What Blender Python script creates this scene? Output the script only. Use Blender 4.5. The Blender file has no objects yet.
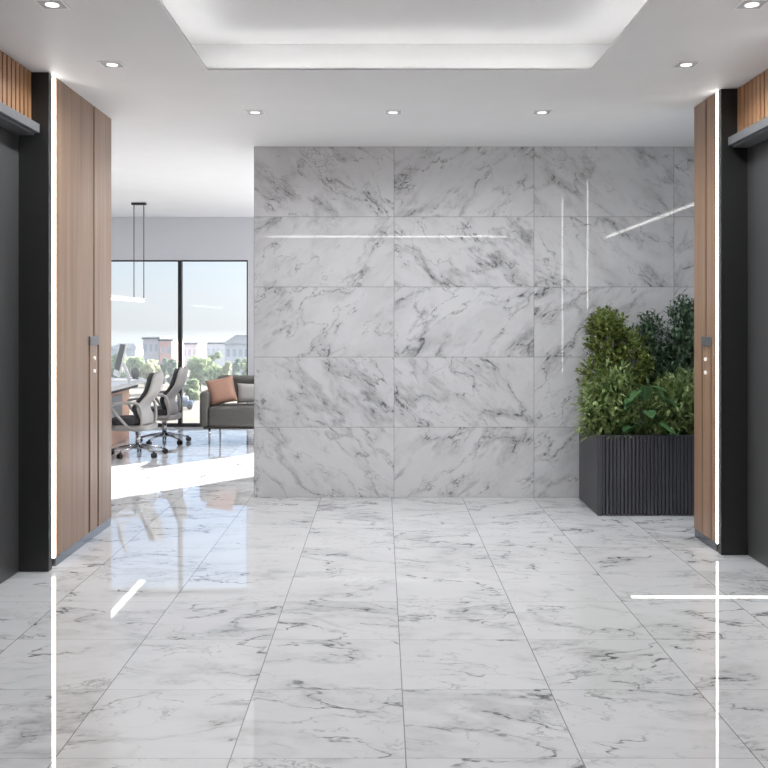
import bpy, bmesh, math, random
from mathutils import Vector, Matrix, noise
R = math.radians
sc = bpy.context.scene
col = sc.collection
random.seed(7)

# ------------------------------------------------------------------ camera
cam_d = bpy.data.cameras.new('camera')
cam_d.sensor_width = 36.0
cam_d.lens = 935.0 / 768.0 * 36.0
cam_d.shift_x = 2.0 / 768.0
cam_d.shift_y = -62.0 / 768.0
cam_d.clip_start = 0.05
cam_d.clip_end = 2000
cam = bpy.data.objects.new('camera', cam_d)
cam.location = (0, 0, 1.5)
cam.rotation_euler = (R(90), 0, 0)
col.objects.link(cam)
sc.camera = cam

# ------------------------------------------------------------------ view / world / sun
sc.view_settings.view_transform = 'Standard'
sc.view_settings.look = 'None'
sc.view_settings.gamma = 1.0
sc.view_settings.use_curve_mapping = False
sc.view_settings.exposure = 0.0

DOWNLIGHT_W = 12.0
COVE_E = 23.0
STRIP_E = 10.0
LINE_E = 10.0
OFFICE_FILL_E = 50.0
SUN_E = 36.0

world = bpy.data.worlds.new('sky')
sc.world = world
world.use_nodes = True
wt = world.node_tree
for n in list(wt.nodes):
    wt.nodes.remove(n)
wo = wt.nodes.new('ShaderNodeOutputWorld')
wb = wt.nodes.new('ShaderNodeBackground')
wtc = wt.nodes.new('ShaderNodeTexCoord')
wsep = wt.nodes.new('ShaderNodeSeparateXYZ')
wr = wt.nodes.new('ShaderNodeValToRGB')
wt.links.new(wtc.outputs['Generated'], wsep.inputs[0])
wt.links.new(wsep.outputs['Z'], wr.inputs[0])
cr = wr.color_ramp
cr.elements[0].position = 0.0
cr.elements[0].color = (.78, .815, .85, 1)
cr.elements[1].position = 1.0
cr.elements[1].color = (1.25, 1.45, 1.7, 1)
for p_, c_ in ((.025, (.79, .84, .89)), (.075, (.72, .83, .93)), (.16, (.56, .76, 1.10)), (.32, (.5, .64, .86)), (.45, (1.2, 1.35, 1.55))):
    e = cr.elements.new(p_)
    e.color = (*c_, 1)
# a little soft cloud
wn = wt.nodes.new('ShaderNodeTexNoise')
wmap = wt.nodes.new('ShaderNodeMapping')
wmap.inputs['Scale'].default_value = (6, 6, 40)
wt.links.new(wtc.outputs['Generated'], wmap.inputs[0])
wt.links.new(wmap.outputs[0], wn.inputs[0])
wn.inputs['Scale'].default_value = 1.0
wn.inputs['Detail'].default_value = 3.0
wcr = wt.nodes.new('ShaderNodeValToRGB')
wcr.color_ramp.elements[0].position = .52
wcr.color_ramp.elements[0].color = (0, 0, 0, 1)
wcr.color_ramp.elements[1].position = .75
wcr.color_ramp.elements[1].color = (.5, .5, .5, 1)
wt.links.new(wn.outputs['Fac'], wcr.inputs[0])
wmx = wt.nodes.new('ShaderNodeMix')
wmx.data_type = 'RGBA'
wt.links.new(wcr.outputs[0], wmx.inputs[0])
wt.links.new(wr.outputs[0], wmx.inputs[6])
wmx.inputs[7].default_value = (.85, .87, .9, 1)
wdot = wt.nodes.new('ShaderNodeVectorMath'); wdot.operation = 'DOT_PRODUCT'
wt.links.new(wtc.outputs['Generated'], wdot.inputs[0])
wdot.inputs[1].default_value = (.83, .52, .2)
wmxx = wt.nodes.new('ShaderNodeMath'); wmxx.operation = 'MAXIMUM'
wt.links.new(wdot.outputs['Value'], wmxx.inputs[0]); wmxx.inputs[1].default_value = 0
wpw = wt.nodes.new('ShaderNodeMath'); wpw.operation = 'POWER'
wt.links.new(wmxx.outputs[0], wpw.inputs[0]); wpw.inputs[1].default_value = 3.5
wma = wt.nodes.new('ShaderNodeMath'); wma.operation = 'MULTIPLY_ADD'
wt.links.new(wpw.outputs[0], wma.inputs[0]); wma.inputs[1].default_value = 5.0; wma.inputs[2].default_value = 1.0
wt.links.new(wma.outputs[0], wb.inputs[1])
wt.links.new(wmx.outputs[2], wb.inputs[0])
wt.links.new(wb.outputs[0], wo.inputs[0])

sun_d = bpy.data.lights.new('sun', 'SUN')
sun_d.energy = SUN_E
sun_d.angle = R(.6)
sun_d.color = (1, .97, .93)
sun = bpy.data.objects.new('sun', sun_d)
sdir = Vector((-.667, -.745, -.295)).normalized()
sun.rotation_euler = sdir.to_track_quat('-Z', 'Y').to_euler()
sun.location = (20, 40, 20)
col.objects.link(sun)

# ------------------------------------------------------------------ materials
def s2l(c):
    return tuple(((x / 255) / 12.92 if x / 255 <= .04045 else (((x / 255) + .055) / 1.055) ** 2.4) for x in c)

def mat(name, rgb, rough=.5, metal=0.0, var=0.06, scale=8.0, bump=0.0, coat=0.0, spec=.5, stretch=None):
    m = bpy.data.materials.new(name)
    m.use_nodes = True
    nt = m.node_tree
    b = nt.nodes['Principled BSDF']
    b.inputs['Roughness'].default_value = rough
    b.inputs['Metallic'].default_value = metal
    b.inputs['Coat Weight'].default_value = coat
    b.inputs['Specular IOR Level'].default_value = spec
    tc = nt.nodes.new('ShaderNodeTexCoord')
    mp = nt.nodes.new('ShaderNodeMapping')
    if stretch:
        mp.inputs['Scale'].default_value = stretch
    nz = nt.nodes.new('ShaderNodeTexNoise')
    nz.inputs['Scale'].default_value = scale
    nz.inputs['Detail'].default_value = 4
    nt.links.new(tc.outputs['Object'], mp.inputs[0])
    nt.links.new(mp.outputs[0], nz.inputs[0])
    rp = nt.nodes.new('ShaderNodeValToRGB')
    l = s2l(rgb)
    rp.color_ramp.elements[0].position = .3
    rp.color_ramp.elements[1].position = .7
    rp.color_ramp.elements[0].color = (*[max(0, x * (1 - var)) for x in l], 1)
    rp.color_ramp.elements[1].color = (*[min(1, x * (1 + var)) for x in l], 1)
    nt.links.new(nz.outputs['Fac'], rp.inputs[0])
    nt.links.new(rp.outputs[0], b.inputs['Base Color'])
    if bump:
        bp = nt.nodes.new('ShaderNodeBump')
        bp.inputs['Strength'].default_value = bump
        bp.inputs['Distance'].default_value = .01
        nt.links.new(nz.outputs['Fac'], bp.inputs['Height'])
        nt.links.new(bp.outputs[0], b.inputs['Normal'])
    return m

def emis(name, rgb, strength):
    m = bpy.data.materials.new(name)
    m.use_nodes = True
    nt = m.node_tree
    b = nt.nodes['Principled BSDF']
    b.inputs['Base Color'].default_value = (.8, .8, .8, 1)
    b.inputs['Emission Color'].default_value = (*rgb, 1)
    b.inputs['Emission Strength'].default_value = strength
    return m

def wood(name, dark, light, rough=.38, scale=1.0):
    m = bpy.data.materials.new(name)
    m.use_nodes = True
    nt = m.node_tree
    b = nt.nodes['Principled BSDF']
    b.inputs['Roughness'].default_value = rough
    tc = nt.nodes.new('ShaderNodeTexCoord')
    outs = []
    for sx, sz, det in ((14, .5, 3), (90, 1.2, 2)):
        mp = nt.nodes.new('ShaderNodeMapping')
        mp.inputs['Scale'].default_value = (sx * scale, sx * scale, sz * scale)
        nz = nt.nodes.new('ShaderNodeTexNoise')
        nz.inputs['Scale'].default_value = 1
        nz.inputs['Detail'].default_value = det
        nt.links.new(tc.outputs['Object'], mp.inputs[0])
        nt.links.new(mp.outputs[0], nz.inputs[0])
        outs.append(nz)
    mx = nt.nodes.new('ShaderNodeMath')
    mx.operation = 'MULTIPLY_ADD'
    mx.inputs[1].default_value = .4
    nt.links.new(outs[1].outputs['Fac'], mx.inputs[0])
    m2 = nt.nodes.new('ShaderNodeMath')
    m2.operation = 'MULTIPLY'
    m2.inputs[1].default_value = .6
    nt.links.new(outs[0].outputs['Fac'], m2.inputs[0])
    nt.links.new(m2.outputs[0], mx.inputs[2])
    rp = nt.nodes.new('ShaderNodeValToRGB')
    rp.color_ramp.elements[0].position = .33
    rp.color_ramp.elements[1].position = .67
    rp.color_ramp.elements[0].color = (*s2l(dark), 1)
    rp.color_ramp.elements[1].color = (*s2l(light), 1)
    nt.links.new(mx.outputs[0], rp.inputs[0])
    nt.links.new(rp.outputs[0], b.inputs['Base Color'])
    return m

class NB:
    """tiny node builder"""
    def __init__(self, nt):
        self.nt = nt
    def val(self, sock, v):
        if hasattr(v, 'is_linked') or isinstance(v, bpy.types.NodeSocket):
            self.nt.links.new(v, sock)
        else:
            sock.default_value = v
    def math(self, op, a, b=0.0, c=None):
        n = self.nt.nodes.new('ShaderNodeMath')
        n.operation = op
        self.val(n.inputs[0], a)
        self.val(n.inputs[1], b)
        if c is not None:
            self.val(n.inputs[2], c)
        return n.outputs[0]
    def vmath(self, op, a, b=None):
        n = self.nt.nodes.new('ShaderNodeVectorMath')
        n.operation = op
        self.val(n.inputs[0], a)
        if b is not None:
            self.val(n.inputs[1], b)
        return n.outputs[0]
    def noise(self, v, scale, detail=4, rough=.5, dist=0.0, color=False):
        n = self.nt.nodes.new('ShaderNodeTexNoise')
        self.val(n.inputs['Vector'], v)
        n.inputs['Scale'].default_value = scale
        n.inputs['Detail'].default_value = detail
        n.inputs['Roughness'].default_value = rough
        n.inputs['Distortion'].default_value = dist
        return n.outputs['Color'] if color else n.outputs['Fac']
    def smooth(self, v, a, b, lo=0.0, hi=1.0):
        n = self.nt.nodes.new('ShaderNodeMapRange')
        n.interpolation_type = 'SMOOTHSTEP'
        self.val(n.inputs[0], v)
        n.inputs[1].default_value = a
        n.inputs[2].default_value = b
        n.inputs[3].default_value = lo
        n.inputs[4].default_value = hi
        return n.outputs[0]
    def comb(self, x, y, z):
        n = self.nt.nodes.new('ShaderNodeCombineXYZ')
        self.val(n.inputs[0], x); self.val(n.inputs[1], y); self.val(n.inputs[2], z)
        return n.outputs[0]

def marble(name, axes, tile, off, base, vein, rough, angle, groutw, groutc, vein_amt=1.0, cloud_amt=1.0, flip=True, gv=1.0, gh=1.0, halo_amt=.42, ior=1.5, freq=1.0, crack_amt=.5, stretch=.42):
    """polished marble tiles; axes = which object coordinates are (u, v) of the surface"""
    m = bpy.data.materials.new(name)
    m.use_nodes = True
    nt = m.node_tree
    b = nt.nodes['Principled BSDF']
    q = NB(nt)
    tc = nt.nodes.new('ShaderNodeTexCoord')
    sp = nt.nodes.new('ShaderNodeSeparateXYZ')
    nt.links.new(tc.outputs['Object'], sp.inputs[0])
    u, v = sp.outputs[axes[0]], sp.outputs[axes[1]]
    tu = q.math('DIVIDE', q.math('SUBTRACT', u, off[0]), tile[0])
    tv = q.math('DIVIDE', q.math('SUBTRACT', v, off[1]), tile[1])
    iu, iv = q.math('FLOOR', tu), q.math('FLOOR', tv)
    fu, fv = q.math('FRACT', tu), q.math('FRACT', tv)
    wn = nt.nodes.new('ShaderNodeTexWhiteNoise')
    wn.noise_dimensions = '2D'
    nt.links.new(q.comb(iu, iv, 0), wn.inputs['Vector'])
    rs = nt.nodes.new('ShaderNodeSeparateColor')
    nt.links.new(wn.outputs['Color'], rs.inputs[0])
    lu = q.math('MULTIPLY', q.math('SUBTRACT', fu, .5), tile[0])
    lv = q.math('MULTIPLY', q.math('SUBTRACT', fv, .5), tile[1])
    if flip:
        sgn = q.math('SUBTRACT', q.math('MULTIPLY', q.math('GREATER_THAN', rs.outputs[0], .5), 2.0), 1.0)
        lu = q.math('MULTIPLY', lu, sgn)
    # rotate so that the veins run along one diagonal, then stretch along it
    ca, sa = math.cos(angle), math.sin(angle)
    a_ = q.math('ADD', q.math('MULTIPLY', lu, ca), q.math('MULTIPLY', lv, sa))
    b_ = q.math('SUBTRACT', q.math('MULTIPLY', lv, ca), q.math('MULTIPLY', lu, sa))
    p = q.comb(q.math('MULTIPLY', a_, stretch * freq), q.math('MULTIPLY', b_, freq), q.math('MULTIPLY', rs.outputs[1], 37.0))
    p = q.vmath('ADD', p, q.comb(q.math('MULTIPLY', rs.outputs[2], 23.0), q.math('MULTIPLY', rs.outputs[0], 17.0), 0.0))
    warp = q.vmath('SUBTRACT', q.noise(p, 5.0, 4, .55, color=True), (.5, .5, .5))
    sc1 = nt.nodes.new('ShaderNodeVectorMath'); sc1.operation = 'SCALE'
    nt.links.new(warp, sc1.inputs[0]); sc1.inputs['Scale'].default_value = .30
    pw = q.vmath('ADD', p, sc1.outputs[0])
    # main veins: thin ridge of a low noise
    n1 = q.noise(pw, 2.6, 3.0, .5)
    d1 = q.math('ABSOLUTE', q.math('SUBTRACT', n1, .5))
    mask = q.smooth(q.noise(p, 4.2, 3, .6), .41, .58)
    core = q.math('MULTIPLY', q.smooth(d1, 0.0, .014, 1, 0), mask)
    halo = q.math('MULTIPLY', q.smooth(d1, 0.0, .095, 1, 0), q.smooth(q.noise(p, 3.1, 4, .6), .42, .66))
    # second finer network
    n2 = q.noise(pw, 6.0, 4.0, .55, .4)
    d2 = q.math('ABSOLUTE', q.math('SUBTRACT', n2, .5))
    fine = q.math('MULTIPLY', q.smooth(d2, 0.0, .016, 1, 0), q.smooth(q.noise(p, 3.3, 3, .6), .47, .66))
    vo = nt.nodes.new('ShaderNodeTexVoronoi')
    vo.feature = 'DISTANCE_TO_EDGE'
    vo.inputs['Scale'].default_value = 3.4
    sc2 = nt.nodes.new('ShaderNodeVectorMath'); sc2.operation = 'SCALE'
    nt.links.new(warp, sc2.inputs[0]); sc2.inputs['Scale'].default_value = .55
    nt.links.new(q.vmath('ADD', p, sc2.outputs[0]), vo.inputs['Vector'])
    crack = q.math('MULTIPLY', q.smooth(vo.outputs['Distance'], 0.0, .022, 1, 0), q.smooth(q.noise(p, 2.7, 4, .65), .45, .62))
    crackh = q.math('MULTIPLY', q.smooth(vo.outputs['Distance'], 0.0, .13, 1, 0), q.smooth(q.noise(p, 3.9, 4, .65), .47, .66))
    grit = q.smooth(q.noise(p, 46.0, 3, .6), .38, .62)
    cloud = q.smooth(q.noise(pw, 3.4, 5, .62), .38, .72)
    dark = q.math('MULTIPLY', core, q.math('MULTIPLY_ADD', grit, .75, .25))
    dark = q.math('MULTIPLY', dark, .62 * vein_amt)
    dark = q.math('ADD', dark, q.math('MULTIPLY', q.math('MULTIPLY', halo, q.math('MULTIPLY_ADD', grit, .4, .6)), halo_amt * vein_amt))
    dark = q.math('ADD', dark, q.math('MULTIPLY', fine, .30 * vein_amt))
    dark = q.math('ADD', dark, q.math('MULTIPLY', cloud, .10 * cloud_amt))
    dark = q.math('ADD', dark, q.math('MULTIPLY', crack, q.math('MULTIPLY', q.math('MULTIPLY_ADD', grit, .7, .3), crack_amt)))
    dark = q.math('ADD', dark, q.math('MULTIPLY', crackh, q.math('MULTIPLY', q.math('MULTIPLY_ADD', grit, .3, .7), crack_amt * .55)))
    dark = q.math('MINIMUM', dark, .85)
    # joints
    eu = q.math('MULTIPLY', q.math('MINIMUM', fu, q.math('SUBTRACT', 1.0, fu)), tile[0])
    ev = q.math('MULTIPLY', q.math('MINIMUM', fv, q.math('SUBTRACT', 1.0, fv)), tile[1])
    g = q.math('MAXIMUM', q.math('LESS_THAN', eu, groutw * gv), q.math('LESS_THAN', ev, groutw * gh))
    mx = nt.nodes.new('ShaderNodeMix'); mx.data_type = 'RGBA'
    nt.links.new(dark, mx.inputs[0])
    mx.inputs[6].default_value = (*s2l(base), 1)
    mx.inputs[7].default_value = (*s2l(vein), 1)
    m3 = nt.nodes.new('ShaderNodeMix'); m3.data_type = 'RGBA'
    nt.links.new(g, m3.inputs[0])
    nt.links.new(mx.outputs[2], m3.inputs[6])
    m3.inputs[7].default_value = (*s2l(groutc), 1)
    nt.links.new(m3.outputs[2], b.inputs['Base Color'])
    b.inputs['Roughness'].default_value = rough
    b.inputs['IOR'].default_value = ior
    return m

def thin_glass(name, refl=.07):
    m = bpy.data.materials.new(name)
    m.use_nodes = True
    nt = m.node_tree
    for n in list(nt.nodes):
        nt.nodes.remove(n)
    o = nt.nodes.new('ShaderNodeOutputMaterial')
    t = nt.nodes.new('ShaderNodeBsdfTransparent')
    t.inputs[0].default_value = (.97, .985, .98, 1)
    g = nt.nodes.new('ShaderNodeBsdfGlossy')
    g.inputs['Roughness'].default_value = 0.0
    mx = nt.nodes.new('ShaderNodeMixShader')
    fr = nt.nodes.new('ShaderNodeFresnel')
    fr.inputs[0].default_value = 1.5
    nt.links.new(fr.outputs[0], mx.inputs[0])
    nt.links.new(t.outputs[0], mx.inputs[1])
    nt.links.new(g.outputs[0], mx.inputs[2])
    nt.links.new(mx.outputs[0], o.inputs[0])
    return m

def leafmat(name, dark, light, trans=.25, rough=.45):
    m = bpy.data.materials.new(name)
    m.use_nodes = True
    nt = m.node_tree
    b = nt.nodes['Principled BSDF']
    b.inputs['Roughness'].default_value = rough
    b.inputs['Specular IOR Level'].default_value = .5 if rough < .8 else .1
    q = NB(nt)
    gi = nt.nodes.new('ShaderNodeNewGeometry')
    rp = nt.nodes.new('ShaderNodeValToRGB')
    rp.color_ramp.elements[0].color = (*s2l(dark), 1)
    rp.color_ramp.elements[1].color = (*s2l(light), 1)
    nt.links.new(gi.outputs['Random Per Island'], rp.inputs[0])
    nt.links.new(rp.outputs[0], b.inputs['Base Color'])
    tr = nt.nodes.new('ShaderNodeBsdfTranslucent')
    nt.links.new(rp.outputs[0], tr.inputs[0])
    mx = nt.nodes.new('ShaderNodeMixShader')
    mx.inputs[0].default_value = trans
    nt.links.new(b.outputs[0], mx.inputs[1])
    nt.links.new(tr.outputs[0], mx.inputs[2])
    nt.links.new(mx.outputs[0], nt.nodes['Material Output'].inputs[0])
    return m

M = {}
M['white'] = mat('white_paint', (243, 243, 244), .55, var=.012, scale=3)
M['header'] = mat('grey_white_wall_paint', (198, 198, 203), .6, var=.012, scale=3)
M['floor'] = marble('floor_marble', (0, 1), (.603, .6), (.082, .215), (223, 223, 224), (60, 60, 63), .006, R(12), .0020, (135, 135, 137), 1.35, .7, gv=1.0, gh=.5, halo_amt=.24, ior=1.7, freq=.85, crack_amt=.40, stretch=.55)
M['wallm'] = marble('wall_marble', (0, 2), (1.197, .6), (.103, 0.0), (219, 219, 221), (62, 63, 68), .018, R(40), .0015, (116, 116, 118), .95, 1.4, halo_amt=.44, freq=1.05, crack_amt=.62, stretch=.5)
M['wood_l'] = wood('walnut_veneer', (132, 102, 81), (170, 139, 115))
M['slat'] = wood('slat_oak', (158, 116, 82), (188, 142, 104))
M['groove'] = mat('groove_brown', (86, 58, 42), .6, var=.1)
M['black'] = mat('black_lacquer', (40, 40, 40), .35, var=.05)
M['door'] = mat('dark_grey_steel', (86, 86, 87), .32, metal=.25, var=.03, scale=2)
M['lintel'] = mat('brushed_grey_metal', (122, 123, 126), .4, metal=.5, var=.04, scale=20)
M['base'] = mat('grey_skirting_metal', (120, 124, 130), .25, metal=.8, var=.03)
M['plate'] = mat('grey_plate', (112, 113, 116), .4, metal=.4, var=.04)
M['strip'] = emis('led_strip', (1, .965, .92), STRIP_E)
M['cove'] = emis('cove_led', (1, .985, .96), COVE_E)
M['line'] = emis('linear_lamp', (1, .98, .95), LINE_E)
M['floorline'] = emis('floor_line_glow', (1, .98, .94), 1.4)
M['office'] = emis('office_fill_strip', (.97, .985, 1), OFFICE_FILL_E)
M['pend'] = emis('pendant_diffuser', (1, 1, 1), 6.0)
M['bulb'] = emis('bulb_white', (1, .98, .95), 1.3)
M['button'] = emis('button_light', (1, .9, .75), .35)
M['trim'] = mat('white_trim', (250, 250, 250), .4, var=.01)
M['frame'] = mat('black_window_frame', (32, 34, 37), .4, var=.05)
M['glass'] = thin_glass('window_glass')
M['planter'] = mat('charcoal_metal', (82, 83, 89), .28, metal=.5, var=.04)
M['planter_in'] = mat('planter_recess', (22, 22, 24), .6, var=.04)
M['soil'] = mat('dark_soil', (44, 36, 30), .95, var=.3, scale=40, bump=.5)
M['stem'] = mat('brown_stem', (78, 58, 42), .8, var=.2, scale=30)
M['gstem'] = mat('green_stem', (84, 104, 58), .6, var=.2, scale=30)
M['leaf_a'] = leafmat('leaf_yellow_green', (82, 104, 50), (166, 180, 104))
M['leaf_b'] = leafmat('leaf_dark', (56, 80, 60), (124, 150, 122))
M['leaf_c'] = leafmat('leaf_variegated', (84, 114, 60), (184, 198, 138))
M['leaf_d'] = leafmat('leaf_broad', (62, 102, 60), (96, 138, 86))
M['sofa'] = mat('sofa_fabric', (92, 90, 87), .9, var=.08, scale=60, bump=.15)
M['terracotta'] = mat('terracotta_fabric', (164, 126, 109), .7, var=.06, scale=40, bump=.1)
M['greyfab'] = mat('pale_grey_fabric', (176, 174, 170), .9, var=.06, scale=60, bump=.1)
M['chrome'] = mat('chrome', (190, 192, 196), .15, metal=1.0, var=.02)
M['shell'] = mat('pale_grey_plastic', (160, 157, 155), .45, var=.02)
M['dark'] = mat('dark_grey_fabric', (66, 66, 68), .85, var=.08, scale=60)
M['caster'] = mat('black_plastic', (20, 20, 21), .4, var=.05)
M['desk'] = mat('pale_grey_desktop', (206, 204, 204), .3, var=.03)
M['deskd'] = mat('desk_dark_underframe', (58, 50, 46), .5, var=.05)
M['modesty'] = mat('grey_desk_panel', (138, 138, 140), .5, var=.04)
M['peach'] = wood('peach_wood', (212, 158, 126), (232, 182, 150))
M['screen'] = mat('black_screen', (14, 15, 17), .35, var=.02)
M['alu'] = mat('white_aluminium', (226, 227, 230), .35, metal=.1, var=.02)
M['paper'] = mat('white_paper', (240, 240, 240), .8, var=.01)
M['grey'] = mat('mid_grey_plastic', (120, 122, 124), .45, var=.05)

# ------------------------------------------------------------------ mesh helpers
class MB:
    def __init__(self):
        self.bm = bmesh.new()
    def box(self, x0, x1, y0, y1, z0, z1, bev=0.0, seg=2):
        b = bmesh.new()
        bmesh.ops.create_cube(b, size=1.0)
        for v in b.verts:
            v.co = Vector(((x0 + x1) / 2 + v.co.x * (x1 - x0), (y0 + y1) / 2 + v.co.y * (y1 - y0), (z0 + z1) / 2 + v.co.z * (z1 - z0)))
        if bev:
            bmesh.ops.bevel(b, geom=list(b.edges), offset=bev, segments=seg, profile=.5, affect='EDGES')
        return self.merge(b)
    def merge(self, b, mtx=None):
        if mtx is not None:
            b.transform(mtx)
        off = len(self.bm.verts)
        b.verts.index_update()
        vs = [self.bm.verts.new(v.co) for v in b.verts]
        for f in b.faces:
            try:
                nf = self.bm.faces.new([vs[v.index] for v in f.verts])
                nf.smooth = f.smooth
            except ValueError:
                pass
        b.free()
        return self
    def cyl(self, c, r, h, seg=20, axis='Z', r2=None, bev=0.0):
        b = bmesh.new()
        bmesh.ops.create_cone(b, cap_ends=True, segments=seg, radius1=r, radius2=r if r2 is None else r2, depth=h)
        for f in b.faces:
            if len(f.verts) == 4:
                f.smooth = True
        mt = Matrix.Identity(4)
        if axis == 'X':
            mt = Matrix.Rotation(R(90), 4, 'Y')
        elif axis == 'Y':
            mt = Matrix.Rotation(R(90), 4, 'X')
        return self.merge(b, Matrix.Translation(c) @ mt)
    def tube(self, pts, r, seg=8, closed=False, taper=None, flat=1.0):
        pts = [Vector(p) for p in pts]
        n = len(pts)
        rings = []
        ref = None
        for i, p in enumerate(pts):
            if closed:
                d = pts[(i + 1) % n] - pts[i - 1]
            else:
                d = pts[min(i + 1, n - 1)] - pts[max(i - 1, 0)]
            d.normalize()
            if ref is None:
                ref = Vector((0, 0, 1)) if abs(d.z) < .9 else Vector((1, 0, 0))
            a = d.cross(ref).normalized()
            bb = a.cross(d).normalized()
            ref = bb
            rr = r if taper is None else r + (taper - r) * i / (n - 1)
            rings.append([self.bm.verts.new(p + a * math.cos(t) * rr * flat + bb * math.sin(t) * rr) for t in [2 * math.pi * k / seg for k in range(seg)]])
        m = n if closed else n - 1
        for i in range(m):
            r0, r1 = rings[i], rings[(i + 1) % n]
            for k in range(seg):
                f = self.bm.faces.new((r0[k], r0[(k + 1) % seg], r1[(k + 1) % seg], r1[k]))
                f.smooth = True
        if not closed:
            self.bm.faces.new(list(reversed(rings[0])))
            self.bm.faces.new(rings[-1])
        return self
    def prism_x(self, poly, x0, x1):
        a = [self.bm.verts.new((x0, y, z)) for y, z in poly]
        b = [self.bm.verts.new((x1, y, z)) for y, z in poly]
        self.bm.faces.new(a)
        self.bm.faces.new(list(reversed(b)))
        n = len(poly)
        for i in range(n):
            self.bm.faces.new((a[i], b[i], b[(i + 1) % n], a[(i + 1) % n]))
        return self
    def prism_z(self, poly, z0, z1):
        a = [self.bm.verts.new((x, y, z0)) for x, y in poly]
        b = [self.bm.verts.new((x, y, z1)) for x, y in poly]
        self.bm.faces.new(list(reversed(a)))
        self.bm.faces.new(b)
        n = len(poly)
        for i in range(n):
            self.bm.faces.new((a[i], a[(i + 1) % n], b[(i + 1) % n], b[i]))
        return self
    def grid(self, fn, nu, nv):
        vs = [[self.bm.verts.new(fn(i / nu, j / nv)) for j in range(nv + 1)] for i in range(nu + 1)]
        for i in range(nu):
            for j in range(nv):
                f = self.bm.faces.new((vs[i][j], vs[i + 1][j], vs[i + 1][j + 1], vs[i][j + 1]))
                f.smooth = True
        return self
    def blob(self, c, r, sub=2, amp=.25, freq=1.5, seed=0.0, sq=(1, 1, 1)):
        b = bmesh.new()
        bmesh.ops.create_icosphere(b, subdivisions=sub, radius=1.0)
        for v in b.verts:
            d = 1 + amp * noise.noise(v.co * freq + Vector((seed, seed * 2, 0)))
            v.co = Vector((c[0] + v.co.x * r * d * sq[0], c[1] + v.co.y * r * d * sq[1], c[2] + v.co.z * r * d * sq[2]))
        for f in b.faces:
            f.smooth = True
        return self.merge(b)
    def build(self, name, m, parent=None, loc=None):
        bmesh.ops.recalc_face_normals(self.bm, faces=list(self.bm.faces))
        me = bpy.data.meshes.new(name)
        if loc is not None:
            self.bm.transform(Matrix.Translation(-Vector(loc)))
        self.bm.to_mesh(me)
        self.bm.free()
        me.materials.append(m)
        o = bpy.data.objects.new(name, me)
        col.objects.link(o)
        if parent is not None:
            o.parent = parent
        if loc is not None:
            o.location = loc
        return o

def raw(name, verts, faces, m, parent=None):
    me = bpy.data.meshes.new(name)
    me.from_pydata(verts, [], faces)
    me.materials.append(m)
    o = bpy.data.objects.new(name, me)
    col.objects.link(o)
    if parent is not None:
        o.parent = parent
    return o

def tag(o, label, cat, group=None):
    o['label'] = label
    o['category'] = cat
    if group:
        o['group'] = group
    return o

def thing(name, label, cat, loc=(0, 0, 0), rz=0.0, group=None):
    o = bpy.data.objects.new(name, None)
    o.empty_display_size = .1
    col.objects.link(o)
    o.location = loc
    o.rotation_euler = (0, 0, rz)
    return tag(o, label, cat, group)

def struct(o):
    o['kind'] = 'structure'
    return o

def dup(root, loc, rz=None, label=None):
    r = root.copy()
    col.objects.link(r)
    r.location = loc
    if rz is not None:
        r.rotation_euler = (0, 0, rz)
    if label:
        r['label'] = label
    for ch in list(root.children):
        c = ch.copy()
        col.objects.link(c)
        c.parent = r
        for g in list(ch.children):
            d = g.copy()
            col.objects.link(d)
            d.parent = c
    return r

H = 3.0
YW = 8.0            # marble wall face
YG = 13.35           # window plane
XL, XR = -2.0, 2.18 # lobby wall planes

# ------------------------------------------------------------------ structure
b = MB()
b.bm.faces.new([b.bm.verts.new(p) for p in ((-8, -3, 0), (7, -3, 0), (7, YG + .1, 0), (-8, YG + .1, 0))])
struct(b.build('floor', M['floor']))

# ceiling with a recessed tray (its LED hidden on a lip)
hx0, hx1, hy0, hy1 = -1.04, 1.25, .6, 5.57
lip, ztop = .20, 3.215
b = MB()
for x0, x1, y0, y1 in ((-8, hx0, -3, 8.1), (hx1, 7, -3, 8.1), (hx0, hx1, -3, hy0), (hx0, hx1, hy1, 8.1), (-8, 7, 8.1, YG + .1)):
    b.box(x0, x1, y0, y1, H, H + .005)
ox0, ox1, oy0, oy1 = hx0 - lip, hx1 + lip, hy0 - lip, hy1 + lip
b.box(ox0 - .02, ox1 + .02, oy0 - .02, oy1 + .02, ztop, ztop + .05)
b.box(ox0 - .05, ox0, oy0, oy1, H + .005, ztop)
b.box(ox1, ox1 + .05, oy0, oy1, H + .005, ztop)
b.box(ox0, ox1, oy0 - .05, oy0, H + .005, ztop)
b.box(ox0, ox1, oy1, oy1 + .05, H + .005, ztop)
# small upstand that hides the LED
for x0, x1, y0, y1 in ((hx0 - .015, hx0, hy0, hy1), (hx1, hx1 + .015, hy0, hy1), (hx0 - .015, hx1 + .015, hy0 - .015, hy0), (hx0 - .015, hx1 + .015, hy1, hy1 + .015)):
    b.box(x0, x1, y0, y1, H + .0051, H + .013)
b.box(-8, 7, -3, YG + .1, H + .3, H + .35)
struct(b.build('ceiling', M['white']))

# back wall in marble
b = MB()
b.box(-1.095, 5.2, YW, YW + .2, 0, H)
struct(b.build('wall_back', M['wallm']))

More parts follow.
